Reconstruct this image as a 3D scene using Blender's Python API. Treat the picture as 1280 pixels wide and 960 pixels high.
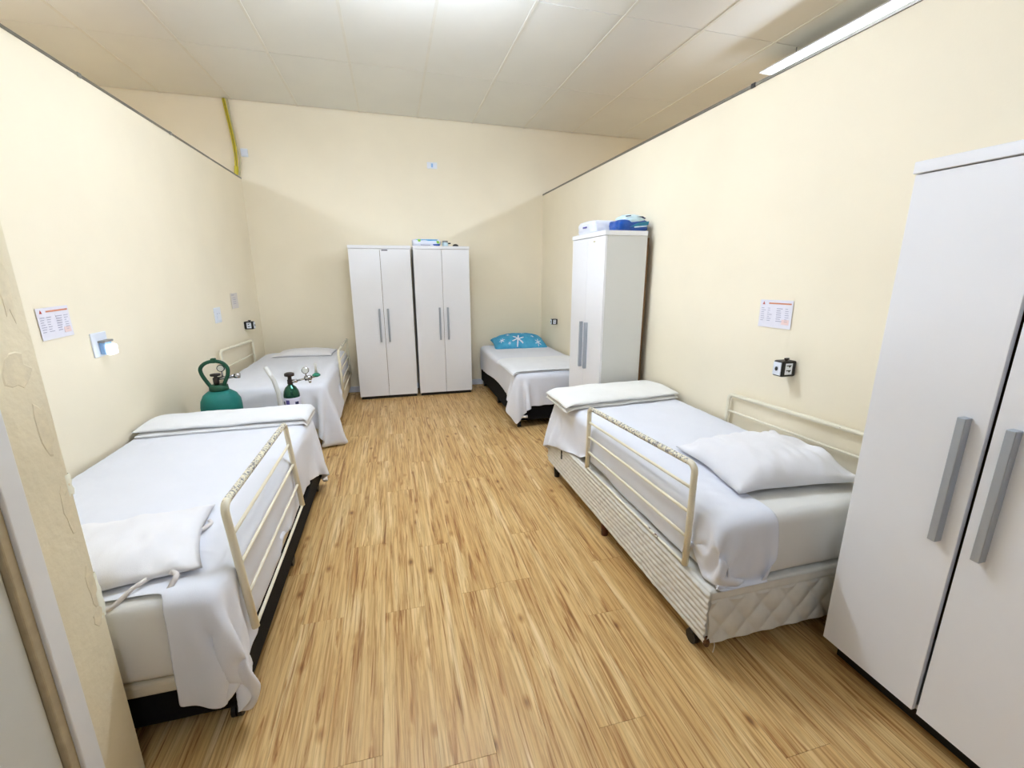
import bpy, bmesh, math, random
import numpy as np
from mathutils import Vector, Matrix, noise

random.seed(7)
rng = np.random.default_rng(7)
for o in list(bpy.data.objects):
    bpy.data.objects.remove(o, do_unlink=True)
SC = bpy.context.scene
COL = SC.collection

# ------------------------------------------------------------------ camera
cam = bpy.data.cameras.new('camera')
cam.sensor_fit = 'HORIZONTAL'
cam.sensor_width = 36.0
cam.lens = 36.0 * 555.0 / 1280.0
cam.clip_start = 0.03
cam_o = bpy.data.objects.new('camera', cam)
COL.objects.link(cam_o)
R_ = ((0.96686392, -0.06366854, 0.24722557),
      (-0.255284, -0.23330591, 0.93829549),
      (-0.00206072, -0.97031679, -0.24182862))      # image axes (right, down, forward) in room axes
cm = Matrix.Identity(4)
for r in range(3):
    cm[r][0] = R_[r][0]
    cm[r][1] = -R_[r][1]
    cm[r][2] = -R_[r][2]
cm.translation = Vector((0, 0, 1.53))
cam_o.matrix_world = cm
SC.camera = cam_o

# ------------------------------------------------------------------ world, exposure, lamp strength
w = bpy.data.worlds.new('world')
SC.world = w
w.use_nodes = True
w.node_tree.nodes['Background'].inputs[0].default_value = (0.9, 0.95, 1.0, 1)
w.node_tree.nodes['Background'].inputs[1].default_value = 0.25
SC.view_settings.view_transform = 'Standard'
SC.view_settings.look = 'None'
SC.view_settings.gamma = 1.0
SC.view_settings.use_curve_mapping = False
SC.view_settings.exposure = 0.3
LAMP_FAR = 70.0
LAMP_FILL = 25.0  # strength of the added fill lamp behind the camera
LAMP = 57.0           # emission strength of the fluorescent diffusers
LAMP_COL = (0.72, 0.825, 1.0)

# ------------------------------------------------------------------ materials
def s2l(c):
    return tuple(((v / 255.0) / 12.92 if v / 255.0 <= 0.04045 else ((v / 255.0 + 0.055) / 1.055) ** 2.4) for v in c)

MATS = {}
def new_mat(name):
    m = bpy.data.materials.new(name)
    m.use_nodes = True
    nt = m.node_tree
    b = nt.nodes['Principled BSDF']
    MATS[name] = m
    return m, nt, b

def N(nt, t, **kw):
    n = nt.nodes.new(t)
    for k, v in kw.items():
        setattr(n, k, v)
    return n

def coords(nt, scale=(1, 1, 1), kind='Object'):
    tc = N(nt, 'ShaderNodeTexCoord')
    mp = N(nt, 'ShaderNodeMapping')
    mp.inputs['Scale'].default_value = scale
    nt.links.new(tc.outputs[kind], mp.inputs[0])
    return mp.outputs[0]

def noise_tex(nt, vec, scale, detail=4, rough=0.55, dist=0.0):
    n = N(nt, 'ShaderNodeTexNoise')
    n.inputs['Scale'].default_value = scale
    n.inputs['Detail'].default_value = detail
    n.inputs['Roughness'].default_value = rough
    n.inputs['Distortion'].default_value = dist
    nt.links.new(vec, n.inputs['Vector'])
    return n

def ramp(nt, fac, stops):
    r = N(nt, 'ShaderNodeValToRGB')
    el = r.color_ramp.elements
    while len(el) < len(stops):
        el.new(0.5)
    for e, (p, c) in zip(el, stops):
        e.position = p
        e.color = (*c, 1)
    nt.links.new(fac, r.inputs[0])
    return r.outputs[0]

def bump(nt, b, h, strength=0.3, dist=0.01):
    n = N(nt, 'ShaderNodeBump')
    n.inputs['Strength'].default_value = strength
    n.inputs['Distance'].default_value = dist
    nt.links.new(h, n.inputs['Height'])
    nt.links.new(n.outputs[0], b.inputs['Normal'])

def simple(name, rgb, rough=0.5, var=0.06, nscale=6.0, bstr=0.0, bscale=200.0, metal=0.0, spec=0.5, bdist=0.002):
    m, nt, b = new_mat(name)
    c = s2l(rgb)
    v = coords(nt)
    n = noise_tex(nt, v, nscale)
    lo = tuple(x * (1 - var) for x in c)
    hi = tuple(min(1, x * (1 + var)) for x in c)
    col = ramp(nt, n.outputs[0], [(0.3, lo), (0.7, hi)])
    nt.links.new(col, b.inputs['Base Color'])
    b.inputs['Roughness'].default_value = rough
    b.inputs['Metallic'].default_value = metal
    b.inputs['Specular IOR Level'].default_value = spec
    if bstr > 0:
        n2 = noise_tex(nt, v, bscale, 3)
        bump(nt, b, n2.outputs[0], bstr, bdist)
    return m

simple('wall_paint', (246, 234, 208), 0.62, 0.02, 2.0, 0.12, 120, spec=0.3)
simple('hall_dark', (104, 97, 86), 0.7, 0.03, 3)
simple('wall_reveal', (236, 224, 194), 0.7, 0.04, 5.0, 0.5, 25, spec=0.2, bdist=0.006)
simple('plaster_chip', (234, 221, 190), 0.8, 0.08, 30, 0.5, 60, spec=0.2)
simple('ceiling_tile', (238, 237, 230), 0.75, 0.02, 1.5, 0.15, 300, spec=0.2)
simple('ceiling_void', (120, 116, 108), 0.9, 0.05, 3)
simple('tee_bar', (234, 231, 220), 0.5, 0.03, 8)
simple('aluminium', (150, 150, 148), 0.35, 0.05, 10, metal=0.8)
simple('aluminium_dark', (132, 128, 118), 0.42, 0.06, 10, metal=0.6)
simple('lamp_housing', (235, 236, 238), 0.4, 0.02, 4)
simple('door_panel', (206, 206, 200), 0.45, 0.03, 3, 0.1, 150)
simple('door_frame', (232, 231, 230), 0.45, 0.03, 6)
simple('door_strip', (172, 156, 126), 0.7, 0.12, 20)
simple('laminate_white', (244, 243, 244), 0.33, 0.01, 3, 0.03, 400)
simple('laminate_edge', (222, 221, 216), 0.4, 0.01, 3)
simple('kick_black', (14, 14, 15), 0.5, 0.1, 8)
simple('handle_grey', (178, 184, 192), 0.38, 0.03, 10, metal=0.45)
simple('hardboard', (120, 86, 48), 0.75, 0.1, 30)
simple('label_tan', (206, 196, 160), 0.6, 0.05, 60)
simple('label_dark', (80, 80, 92), 0.6, 0.05, 60)
simple('base_black', (17, 16, 17), 0.9, 0.15, 40, 0.4, 300, spec=0.2)
simple('caster_black', (12, 12, 13), 0.4, 0.1, 10)
simple('leg_brown', (92, 48, 26), 0.5, 0.15, 30)
simple('base_beige', (222, 210, 186), 0.85, 0.04, 10, 0.3, 250, spec=0.2)
simple('quilt', (226, 222, 212), 0.75, 0.05, 20, 0.25, 250, spec=0.25)
simple('torn_fibre', (92, 58, 26), 0.9, 0.45, 160, 0.6, 200)
simple('sheet_white', (232, 233, 240), 0.85, 0.012, 5, 0.25, 420, spec=0.15)
simple('sheet_fitted', (229, 226, 220), 0.85, 0.02, 5, 0.25, 420, spec=0.15)
simple('blanket_white', (240, 240, 242), 0.92, 0.02, 9, 0.5, 260, spec=0.1)
simple('blanket_cream', (241, 239, 234), 0.92, 0.02, 9, 0.5, 260, spec=0.1)
simple('pillow_white', (238, 236, 238), 0.85, 0.03, 5, 0.3, 350, spec=0.15)
simple('ribbon', (228, 220, 214), 0.85, 0.03, 20, spec=0.15)
simple('bag_teal', (0, 112, 104), 0.6, 0.1, 14, 0.4, 300)
simple('bag_green', (4, 70, 46), 0.6, 0.12, 20, 0.4, 300)
simple('tank_green', (40, 86, 68), 0.16, 0.2, 18, metal=0.7)
simple('tank_label', (214, 212, 230), 0.5, 0.02, 40)
simple('print_purple', (92, 84, 160), 0.55, 0.1, 40)
simple('print_navy', (30, 32, 80), 0.55, 0.1, 40)
simple('valve_dark', (48, 38, 36), 0.4, 0.2, 30, metal=0.3)
simple('chrome', (190, 190, 194), 0.2, 0.03, 10, metal=0.95)
simple('gauge_face', (226, 226, 218), 0.4, 0.02, 30)
simple('meter_green', (20, 120, 92), 0.35, 0.08, 20)
simple('hose_white', (222, 222, 218), 0.35, 0.03, 20)
simple('plastic_white', (232, 236, 244), 0.35, 0.01, 10)
simple('plastic_blue', (150, 190, 236), 0.25, 0.04, 10)
simple('plastic_black', (18, 18, 20), 0.4, 0.1, 20)
simple('paper', (233, 229, 236), 0.8, 0.02, 20)
simple('paper_plain', (222, 214, 206), 0.8, 0.02, 20)
simple('print_orange', (214, 140, 104), 0.8, 0.04, 30)
simple('print_red', (190, 84, 70), 0.8, 0.04, 30)
simple('print_grey', (170, 166, 182), 0.8, 0.05, 30)
simple('print_pink', (240, 212, 206), 0.8, 0.03, 30)
simple('conduit_yellow', (214, 196, 30), 0.45, 0.08, 20)
simple('conduit_dark', (140, 126, 24), 0.5, 0.1, 20)
simple('pack_white', (230, 232, 242), 0.3, 0.02, 20)
simple('pack_blue', (8, 70, 150), 0.3, 0.25, 22)
simple('pack_teal', (20, 120, 150), 0.3, 0.2, 30)
simple('pack_pale', (205, 228, 236), 0.3, 0.08, 30)
simple('pack_green', (150, 205, 80), 0.3, 0.1, 20)
simple('pack_sky', (60, 160, 210), 0.3, 0.1, 20)
simple('flake_white', (240, 236, 214), 0.8, 0.03, 20)

def mat_pillow_blue():
    m, nt, b = new_mat('pillow_blue')
    v = coords(nt)
    n = noise_tex(nt, v, 7, 5)
    col = ramp(nt, n.outputs[0], [(0.3, s2l((40, 140, 190))), (0.7, s2l((92, 186, 220)))])
    nt.links.new(col, b.inputs['Base Color'])
    b.inputs['Roughness'].default_value = 0.85
    return m
mat_pillow_blue()

def mat_rail():
    m, nt, b = new_mat('rail_paint')
    v = coords(nt)
    n = noise_tex(nt, v, 28, 6, 0.7)
    n2 = noise_tex(nt, v, 3.0, 2)
    mul = N(nt, 'ShaderNodeMath', operation='MULTIPLY')
    nt.links.new(n.outputs[0], mul.inputs[0])
    nt.links.new(n2.outputs[0], mul.inputs[1])
    col = ramp(nt, mul.outputs[0], [(0.0, s2l((238, 230, 206))), (0.41, s2l((236, 227, 202))), (0.43, s2l((96, 66, 44))), (1.0, s2l((70, 50, 40)))])
    nt.links.new(col, b.inputs['Base Color'])
    b.inputs['Roughness'].default_value = 0.45
    bump(nt, b, mul.outputs[0], 0.3, 0.003)
    m2, nt, b = new_mat('rail_chipped')
    v = coords(nt)
    n = noise_tex(nt, v, 85, 5, 0.7)
    col = ramp(nt, n.outputs[0], [(0.0, s2l((236, 226, 196))), (0.50, s2l((234, 226, 200))), (0.54, s2l((150, 148, 150))), (0.64, s2l((96, 94, 98))), (1.0, s2l((190, 188, 184)))])
    nt.links.new(col, b.inputs['Base Color'])
    b.inputs['Roughness'].default_value = 0.45
    bump(nt, b, n.outputs[0], 0.4, 0.003)
mat_rail()

def mat_wood():
    m, nt, b = new_mat('wood_plank')
    oi = N(nt, 'ShaderNodeObjectInfo')
    tc = N(nt, 'ShaderNodeTexCoord')
    off = N(nt, 'ShaderNodeVectorMath', operation='SCALE')
    cmb = N(nt, 'ShaderNodeCombineXYZ')
    for i in range(3):
        nt.links.new(oi.outputs['Random'], cmb.inputs[i])
    nt.links.new(cmb.outputs[0], off.inputs[0])
    off.inputs['Scale'].default_value = 47.0
    add = N(nt, 'ShaderNodeVectorMath', operation='ADD')
    nt.links.new(tc.outputs['Object'], add.inputs[0])
    nt.links.new(off.outputs[0], add.inputs[1])
    def mapped(s):
        mp = N(nt, 'ShaderNodeMapping')
        mp.inputs['Scale'].default_value = s
        nt.links.new(add.outputs[0], mp.inputs[0])
        return mp.outputs[0]
    broad = noise_tex(nt, mapped((16, 1.1, 1)), 1.0, 3, 0.5, 0.6)       # light and dark boards glued side by side
    grain = noise_tex(nt, mapped((75, 3.0, 1)), 1.0, 5, 0.65, 0.8)       # fine grain
    streak = noise_tex(nt, mapped((38, 1.5, 1)), 1.0, 4, 0.6, 1.6)       # long dark streaks
    ring = N(nt, 'ShaderNodeTexWave', wave_type='RINGS', rings_direction='Z')
    ring.inputs['Scale'].default_value = 2.2
    ring.inputs['Distortion'].default_value = 5.0
    ring.inputs['Detail'].default_value = 3.0
    nt.links.new(mapped((5.5, 0.9, 1)), ring.inputs['Vector'])
    knot = N(nt, 'ShaderNodeTexVoronoi')
    knot.inputs['Scale'].default_value = 1.0
    nt.links.new(mapped((8.0, 4.0, 1)), knot.inputs['Vector'])
    base = ramp(nt, broad.outputs[0], [(0.28, s2l((204, 162, 102))), (0.48, s2l((214, 176, 117))), (0.6, s2l((224, 191, 134))), (0.75, s2l((236, 209, 160)))])
    def mix(a, bcol, fac, mode='MULTIPLY', amt=1.0):
        mx = N(nt, 'ShaderNodeMixRGB', blend_type=mode)
        mx.inputs[0].default_value = amt
        nt.links.new(a, mx.inputs[1])
        nt.links.new(bcol, mx.inputs[2])
        return mx.outputs[0]
    g = ramp(nt, grain.outputs[0], [(0.32, (0.62, 0.53, 0.42)), (0.56, (1, 1, 1))])
    c = mix(base, g, None)
    rg = ramp(nt, ring.outputs[0], [(0.0, (0.80, 0.72, 0.60)), (0.22, (1, 1, 1))])
    c = mix(c, rg, None, amt=0.65)
    st = ramp(nt, streak.outputs[0], [(0.54, (1, 1, 1)), (0.62, (0.68, 0.52, 0.36)), (0.70, (0.36, 0.23, 0.13))])
    c = mix(c, st, None, amt=0.9)
    kn = ramp(nt, knot.outputs['Distance'], [(0.04, (0.28, 0.16, 0.08)), (0.095, (0.72, 0.58, 0.42)), (0.17, (1, 1, 1))])
    c = mix(c, kn, None, amt=0.8)
    nt.links.new(c, b.inputs['Base Color'])
    b.inputs['Roughness'].default_value = 0.42
    b.inputs['Specular IOR Level'].default_value = 0.35
    bump(nt, b, grain.outputs[0], 0.12, 0.002)
mat_wood()

def emis(name, col, strength, ribs=False):
    m, nt, b = new_mat(name)
    b.inputs['Base Color'].default_value = (0.9, 0.9, 0.9, 1)
    b.inputs['Emission Color'].default_value = (*col, 1)
    b.inputs['Emission Strength'].default_value = strength
    return m
emis('lamp_diffuser', LAMP_COL, LAMP)
emis('lamp_diffuser_far', LAMP_COL, LAMP_FAR)
emis('lamp_diffuser_fill', LAMP_COL, LAMP_FILL)
emis('night_glow', (0.9, 0.96, 1.0), 3.0)

# ------------------------------------------------------------------ mesh helpers
def link(o, parent=None):
    COL.objects.link(o)
    if parent is not None:
        o.parent = parent
    return o

def obj(name, bm, mat, parent=None, smooth=False, loc=None):
    me = bpy.data.meshes.new(name)
    bmesh.ops.recalc_face_normals(bm, faces=bm.faces)
    bm.to_mesh(me)
    bm.free()
    for mm in (mat if isinstance(mat, (list, tuple)) else [mat]):
        me.materials.append(MATS[mm])
    if smooth:
        for p in me.polygons:
            p.use_smooth = True
    o = bpy.data.objects.new(name, me)
    link(o, parent)
    if loc is not None:
        o.location = loc
    return o

def mesh_obj(name, verts, faces, mat, parent=None, smooth=True):
    me = bpy.data.meshes.new(name)
    me.from_pydata([tuple(map(float, v)) for v in verts], [], faces)
    me.materials.append(MATS[mat])
    for p in me.polygons:
        p.use_smooth = smooth
    me.update()
    o = bpy.data.objects.new(name, me)
    return link(o, parent)

def thing(name, label, cat, loc=(0, 0, 0), group=None):
    o = bpy.data.objects.new(name, None)
    o.empty_display_size = 0.1
    o.location = loc
    link(o)
    return tag(o, label, cat, group)

def tag(o, label, cat, group=None):
    o['label'] = label
    o['category'] = cat
    if group:
        o['group'] = group
    return o

def struct(o, label=None, cat=None):
    o['kind'] = 'structure'
    if label:
        o['label'] = label
    if cat:
        o['category'] = cat
    return o

def box(bm, x0, x1, y0, y1, z0, z1, bev=0.0, seg=2):
    vs = [bm.verts.new(p) for p in ((x0, y0, z0), (x1, y0, z0), (x1, y1, z0), (x0, y1, z0), (x0, y0, z1), (x1, y0, z1), (x1, y1, z1), (x0, y1, z1))]
    fs = [bm.faces.new([vs[i] for i in f]) for f in ((3, 2, 1, 0), (4, 5, 6, 7), (0, 1, 5, 4), (1, 2, 6, 5), (2, 3, 7, 6), (3, 0, 4, 7))]
    if bev > 0:
        es = list({e for f in fs for e in f.edges})
        bmesh.ops.bevel(bm, geom=es, offset=bev, segments=seg, profile=0.5, affect='EDGES')
    return bm

def B(x0, x1, y0, y1, z0, z1, bev=0.0, seg=2):
    return box(bmesh.new(), x0, x1, y0, y1, z0, z1, bev, seg)

def tube(bm, pts, r, sides=10, closed=False, flat=1.0):
    pts = [Vector(p) for p in pts]
    n = len(pts)
    rings = []
    up = None
    for i, p in enumerate(pts):
        if closed:
            t = pts[(i + 1) % n] - pts[i - 1]
        else:
            t = pts[min(i + 1, n - 1)] - pts[max(i - 1, 0)]
        t.normalize()
        if up is None:
            up = Vector((0, 0, 1)) if abs(t.z) < 0.9 else Vector((0, 1, 0))
        a = t.cross(up).normalized()
        up = a.cross(t).normalized()
        rr = r[i] if isinstance(r, (list, tuple)) else r
        rings.append([bm.verts.new(p + a * math.cos(2 * math.pi * k / sides) * rr + up * math.sin(2 * math.pi * k / sides) * rr * flat) for k in range(sides)])
    m = n if closed else n - 1
    for i in range(m):
        A, Bb = rings[i], rings[(i + 1) % n]
        for k in range(sides):
            bm.faces.new((A[k], A[(k + 1) % sides], Bb[(k + 1) % sides], Bb[k]))
    if not closed:
        bm.faces.new(rings[0][::-1])
        bm.faces.new(rings[-1])
    return bm

def lathe(bm, prof, c=(0, 0, 0), sides=28, sx=1.0, sy=1.0):
    rings = []
    for r, z in prof:
        rings.append([bm.verts.new((c[0] + r * sx * math.cos(2 * math.pi * k / sides), c[1] + r * sy * math.sin(2 * math.pi * k / sides), c[2] + z)) for k in range(sides)])
    for A, Bb in zip(rings, rings[1:]):
        for k in range(sides):
            bm.faces.new((A[k], A[(k + 1) % sides], Bb[(k + 1) % sides], Bb[k]))
    bm.faces.new(rings[0][::-1])
    bm.faces.new(rings[-1])
    return bm

def smooth_path(pts, n=6):
    pts = [Vector(p) for p in pts]
    out = []
    for i in range(len(pts) - 1):
        p0 = pts[max(i - 1, 0)]; p1 = pts[i]; p2 = pts[i + 1]; p3 = pts[min(i + 2, len(pts) - 1)]
        for k in range(n):
            t = k / n
            out.append(0.5 * ((2 * p1) + (p2 - p0) * t + (2 * p0 - 5 * p1 + 4 * p2 - p3) * t * t + (3 * p1 - p0 - 3 * p2 + p3) * t ** 3))
    out.append(pts[-1])
    return out

def nz(x, y, z, s):
    return noise.noise(Vector((x * s, y * s, z * s)))

# ------------------------------------------------------------------ the room
XL, XR, YB = -1.58, 2.03, 6.06
ZL, ZR = 2.582, 2.544
YF = 1.345                # inner face of the front wall stub
X0, X1, Y0 = -5.2, 5.8, -2.6     # the hall the cubicle stands in

# floor: slab plus laid planks
floor = struct(obj('floor', B(X0, X1, Y0, YB + 0.1, -0.12, -0.008), 'wood_plank'), 'light oak laminate floor of long planks', 'floor')
PW, PL = 0.181, 1.22
def plank_mesh():
    bm = B(-PW / 2 + 0.0004, PW / 2 - 0.0004, -PL / 2 + 0.0005, PL / 2 - 0.0005, -0.008, 0.0, 0.0003, 1)
    me = bpy.data.meshes.new('plank')
    bm.to_mesh(me); bm.free()
    me.materials.append(MATS['wood_plank'])
    return me
pm = plank_mesh()
pi = 0
xi = XL + 0.005
while xi + PW < XR + 0.02:
    shift = random.random() * PL
    yj = -0.65 + shift - PL
    while yj < YB - 0.02:
        y0, y1 = max(yj, -0.75), min(yj + PL, YB)
        if y1 - y0 > 0.05:
            o = bpy.data.objects.new('plank', pm)
            link(o, floor)
            o.location = (xi + PW / 2, (y0 + y1) / 2, 0.0)
            o.scale = (1, (y1 - y0) / PL, 1)
        yj += PL
    xi += PW
    pi += 1

wl = struct(obj('wall_left', B(XL - 0.09, XL, YF, YB, 0, ZL), 'wall_paint'), 'cream painted partition wall on the left, not reaching the ceiling', 'wall')
wr = struct(obj('wall_right', B(XR, XR + 0.09, -0.9, YB, 0, ZR), 'wall_paint'), 'cream painted partition wall on the right, not reaching the ceiling', 'wall')
wb = struct(obj('wall_back', B(X0, X1, YB, YB + 0.1, 0, 3.6), 'wall_paint'), 'tall cream painted back wall', 'wall')
# the hall around the cubicle
struct(obj('wall_hall_west', B(X0 - 0.1, X0, Y0, YB, 0, 3.6), 'wall_paint'))
struct(obj('wall_hall_east', B(X1, X1 + 0.1, Y0, YB, 0, 3.6), 'wall_paint'))
struct(obj('wall_hall_south', B(X0, X1, Y0 - 0.1, Y0, 0, 3.6), 'hall_dark'))  # unseen wall, kept dark to cut bounce light from behind the camera

# front wall stub beside the doorway, with chipped plaster on its end
YS = 1.185
def stub():
    bm = bmesh.new()
    box(bm, XL - 0.09, -0.857, YS, YF, 0, ZL)
    es = [e for e in bm.edges if abs(e.verts[0].co.x + 0.857) < 1e-4 and abs(e.verts[1].co.x + 0.857) < 1e-4 and abs(e.verts[0].co.y - YF) < 1e-4 and abs(e.verts[1].co.y - YF) < 1e-4]
    bmesh.ops.bevel(bm, geom=es, offset=0.006, segments=2, affect='EDGES')
    return bm
wf = struct(obj('wall_front', stub(), 'wall_reveal'), 'end of the cream front wall beside the doorway with cracked plaster', 'wall')
# flaked plaster patches: thin irregular raised scales on the wall end
def flake(y, z, w_, h_, seed, th=0.0012):
    rr = random.Random(seed)
    bm = bmesh.new()
    n = 14
    top, bot = [], []
    for k in range(n):
        a = 2 * math.pi * k / n
        f = 0.65 + 0.5 * rr.random()
        py, pz = y + w_ / 2 * f * math.cos(a), z + h_ / 2 * f * math.sin(a)
        py = min(py, YF - 0.004)
        bot.append(bm.verts.new((-0.8575, py, pz)))
        top.append(bm.verts.new((-0.857 + th * (0.6 + 0.4 * rr.random()), y + (py - y) * 0.86, z + (pz - z) * 0.9)))
    for k in range(n):
        bm.faces.new((bot[k], bot[(k + 1) % n], top[(k + 1) % n], top[k]))
    bm.faces.new(top)
    return bm
for (y, z, w_, h_, sd) in ((1.30, 1.50, 0.05, 0.16, 1), (1.27, 1.31, 0.09, 0.10, 2), (1.305, 1.16, 0.05, 0.16, 3), (1.31, 0.93, 0.04, 0.14, 5), (1.32, 0.70, 0.035, 0.15, 6), (1.315, 0.60, 0.05, 0.06, 7)):
    obj('plaster_flake', flake(y, z, w_, h_, sd), 'plaster_chip', wf)
def chip(z0, z1, seed):
    rr = random.Random(seed)
    bm = bmesh.new()
    n = 9
    A, C_ = [], []
    for k in range(n):
        z = z0 + (z1 - z0) * k / (n - 1)
        d = 0.001 + 0.008 * rr.random() * math.sin(math.pi * k / (n - 1))
        A.append((bm.verts.new((-0.866, YF + 0.0002, z)), bm.verts.new((-0.858 + d * 0.5, YF + d * 0.6, z)), bm.verts.new((-0.8568, YF - 0.018, z))))
    for a, b_ in zip(A, A[1:]):
        bm.faces.new((a[0], a[1], b_[1], b_[0]))
        bm.faces.new((a[1], a[2], b_[2], b_[1]))
    return bm
obj('plaster_chip', chip(0.58, 0.72, 11), 'flake_white', wf, True)
obj('plaster_chip', chip(0.96, 1.02, 12), 'flake_white', wf, True)

# doorway: frame and open door leaf
dr = struct(thing('door_1', 'pale grey door leaf standing open with white frame in the doorway', 'door', (-0.86, 1.15, 0)))
def dpart(name, bm, mat):
    o = obj(name, bm, mat, dr)
    o.matrix_parent_inverse = Matrix.Translation((0.86, -1.15, 0))
    return o
dpart('door_frame', B(-0.93, -0.845, 1.128, YS, 0, 2.12, 0.003), 'door_frame')
dpart('door_seal', B(-0.90, -0.853, 1.100, 1.128, 0.01, 2.1, 0.004), 'door_strip')
dpart('door_leaf', B(-0.905, -0.865, 0.28, 1.098, 0.01, 2.1, 0.003), 'door_panel')

# aluminium rails on the partition tops
t1 = struct(obj('trim_1', B(XL - 0.095, XL + 0.005, YF, YB, ZL - 0.006, ZL + 0.010, 0.002, 1), 'aluminium_dark'), 'grey aluminium profile along the top of the left partition', 'trim')
for yj in (3.25, 4.32):
    obj('rail_joint', B(XL - 0.097, XL + 0.008, yj, yj + 0.03, ZL - 0.010, ZL + 0.012), 'aluminium', t1)
t2 = struct(obj('trim_2', B(XR - 0.005, XR + 0.095, -0.9, YB, ZR - 0.006, ZR + 0.012, 0.002, 1), 'aluminium_dark'), 'grey aluminium profile along the top of the right partition', 'trim')
obj('rail_joint', B(XR - 0.008, XR + 0.097, 2.36, 2.39, ZR - 0.008, ZR + 0.014), 'plastic_black', t2)
struct(obj('baseboard_back', B(XL, XR, YB - 0.014, YB, 0, 0.075, 0.003), 'plastic_white'), 'low white baseboard along the back wall', 'baseboard')

# ceiling: slab with tiles and tee bars, falling slightly to the right
CT = math.atan(0.014)
ceil = struct(obj('ceiling', B(X0, X1, Y0, YB, 0.02, 0.10), 'ceiling_void'), 'suspended ceiling of pale grey tiles', 'ceiling')
ceil.location = (0, 0, 3.358)
ceil.rotation_euler = (0, CT, 0)
TX, TY = 0.664, 1.335
xs = [-2.232 + TX * k for k in range(-5, 13)]
ys = [6.10 - TY * k for k in range(0, 7)]
tile_cache = {}
for i in range(len(xs) - 1):
    for j in range(len(ys) - 1):
        xa, xb = xs[i], xs[i + 1]
        ya, yb = ys[j + 1], min(ys[j], YB - 0.010)
        if xb < X0 + 0.3 or xa > X1 - 0.1 or yb < Y0 + 0.2:
            continue
        key = round(yb - ya, 3)
        if key not in tile_cache:
            bm = B(-TX / 2 + 0.003, TX / 2 - 0.003, -(yb - ya) / 2 + 0.0035, (yb - ya) / 2 - 0.0035, 0, 0.014, 0.0012, 1)
            me = bpy.data.meshes.new('ceiling_tile')
            bm.to_mesh(me); bm.free()
            me.materials.append(MATS['ceiling_tile'])
            tile_cache[key] = me
        o = bpy.data.objects.new('ceiling_tile', tile_cache[key])
        link(o, ceil)
        o.location = ((xa + xb) / 2, (ya + yb) / 2, random.uniform(0, 0.0012))
for x in xs:
    if X0 < x < X1:
        obj('tee_bar', B(x - 0.011, x + 0.011, Y0 + 0.05, YB - 0.004, -0.004, 0.002), 'tee_bar', ceil)

# ------------------------------------------------------------------ fluorescent lamps
def lamp(label, cx, y0, y1, zc, W=0.15, Hh=0.075, mat='lamp_diffuser'):
    """suspended fluorescent lamp in a ribbed translucent sleeve"""
    cy = (y0 + y1) / 2
    t = thing('ceiling_lamp', label, 'lamp', (cx, cy, zc), 'suspended fluorescent lamps')
    n = int((y1 - y0) / 0.02)
    prof = [(-W / 2, Hh / 2), (-W / 2, -Hh / 2 + 0.02), (-W / 2 + 0.02, -Hh / 2), (W / 2 - 0.02, -Hh / 2), (W / 2, -Hh / 2 + 0.02), (W / 2, Hh / 2)]
    bm = bmesh.new()
    rows = []
    for k in range(n + 1):
        y = y0 - cy + (y1 - y0) * k / n
        f = 0.965 if k % 2 else 1.0
        rows.append([bm.verts.new((px * f, y, pz * f)) for px, pz in prof])
    for a, b_ in zip(rows, rows[1:]):
        for q in range(6):
            bm.faces.new((a[q], a[(q + 1) % 6], b_[(q + 1) % 6], b_[q]))
    bm.faces.new(rows[0]); bm.faces.new(rows[-1][::-1])
    obj('diffuser', bm, mat, t)
    for sgn in (-1, 1):
        ye = (y1 - y0) / 2 * sgn
        obj('end_cap', B(-W / 2 - 0.004, W / 2 + 0.004, min(ye, ye + sgn * 0.02), max(ye, ye + sgn * 0.02), -Hh / 2 - 0.004, Hh / 2 + 0.004, 0.003), 'lamp_housing', t)
        top = 3.358 - 0.014 * cx - zc
        if mat == 'lamp_diffuser_far' and sgn > 0 and cx > 0:
            obj('light_shield', B(-W / 2 - 0.12, W / 2 + 0.07, -(y1 - y0) / 2, (y1 - y0) / 2, Hh / 2 + 0.001, Hh / 2 + 0.012), 'lamp_housing', t)  # flange added to keep the lamp's hot spot off the ceiling
        obj('hanger', tube(bmesh.new(), [(0, ye * 0.8, Hh / 2), (0, ye * 0.8, top)], 0.004, 6), 'aluminium', t)
    return t
lamp('ribbed fluorescent lamp hanging above the middle of the floor', 0.2, 2.75 - 0.6, 2.75 + 0.6, 3.06).rotation_euler = (0, 0, math.pi / 2)
lamp('ribbed fluorescent lamp just showing above the right partition', 3.31, 2.0, 3.6, 3.128, mat='lamp_diffuser_far')
lamp('ribbed fill lamp added out of view over the passage behind the doorway', -0.1, -1.9, -0.7, 3.06, mat='lamp_diffuser_fill')  # unseen lamp, added to fill the near end of the room
lamp('ribbed fluorescent lamp hanging beyond the left partition', -2.85, 2.0, 3.5, 3.11, mat='lamp_diffuser_far')

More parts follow.
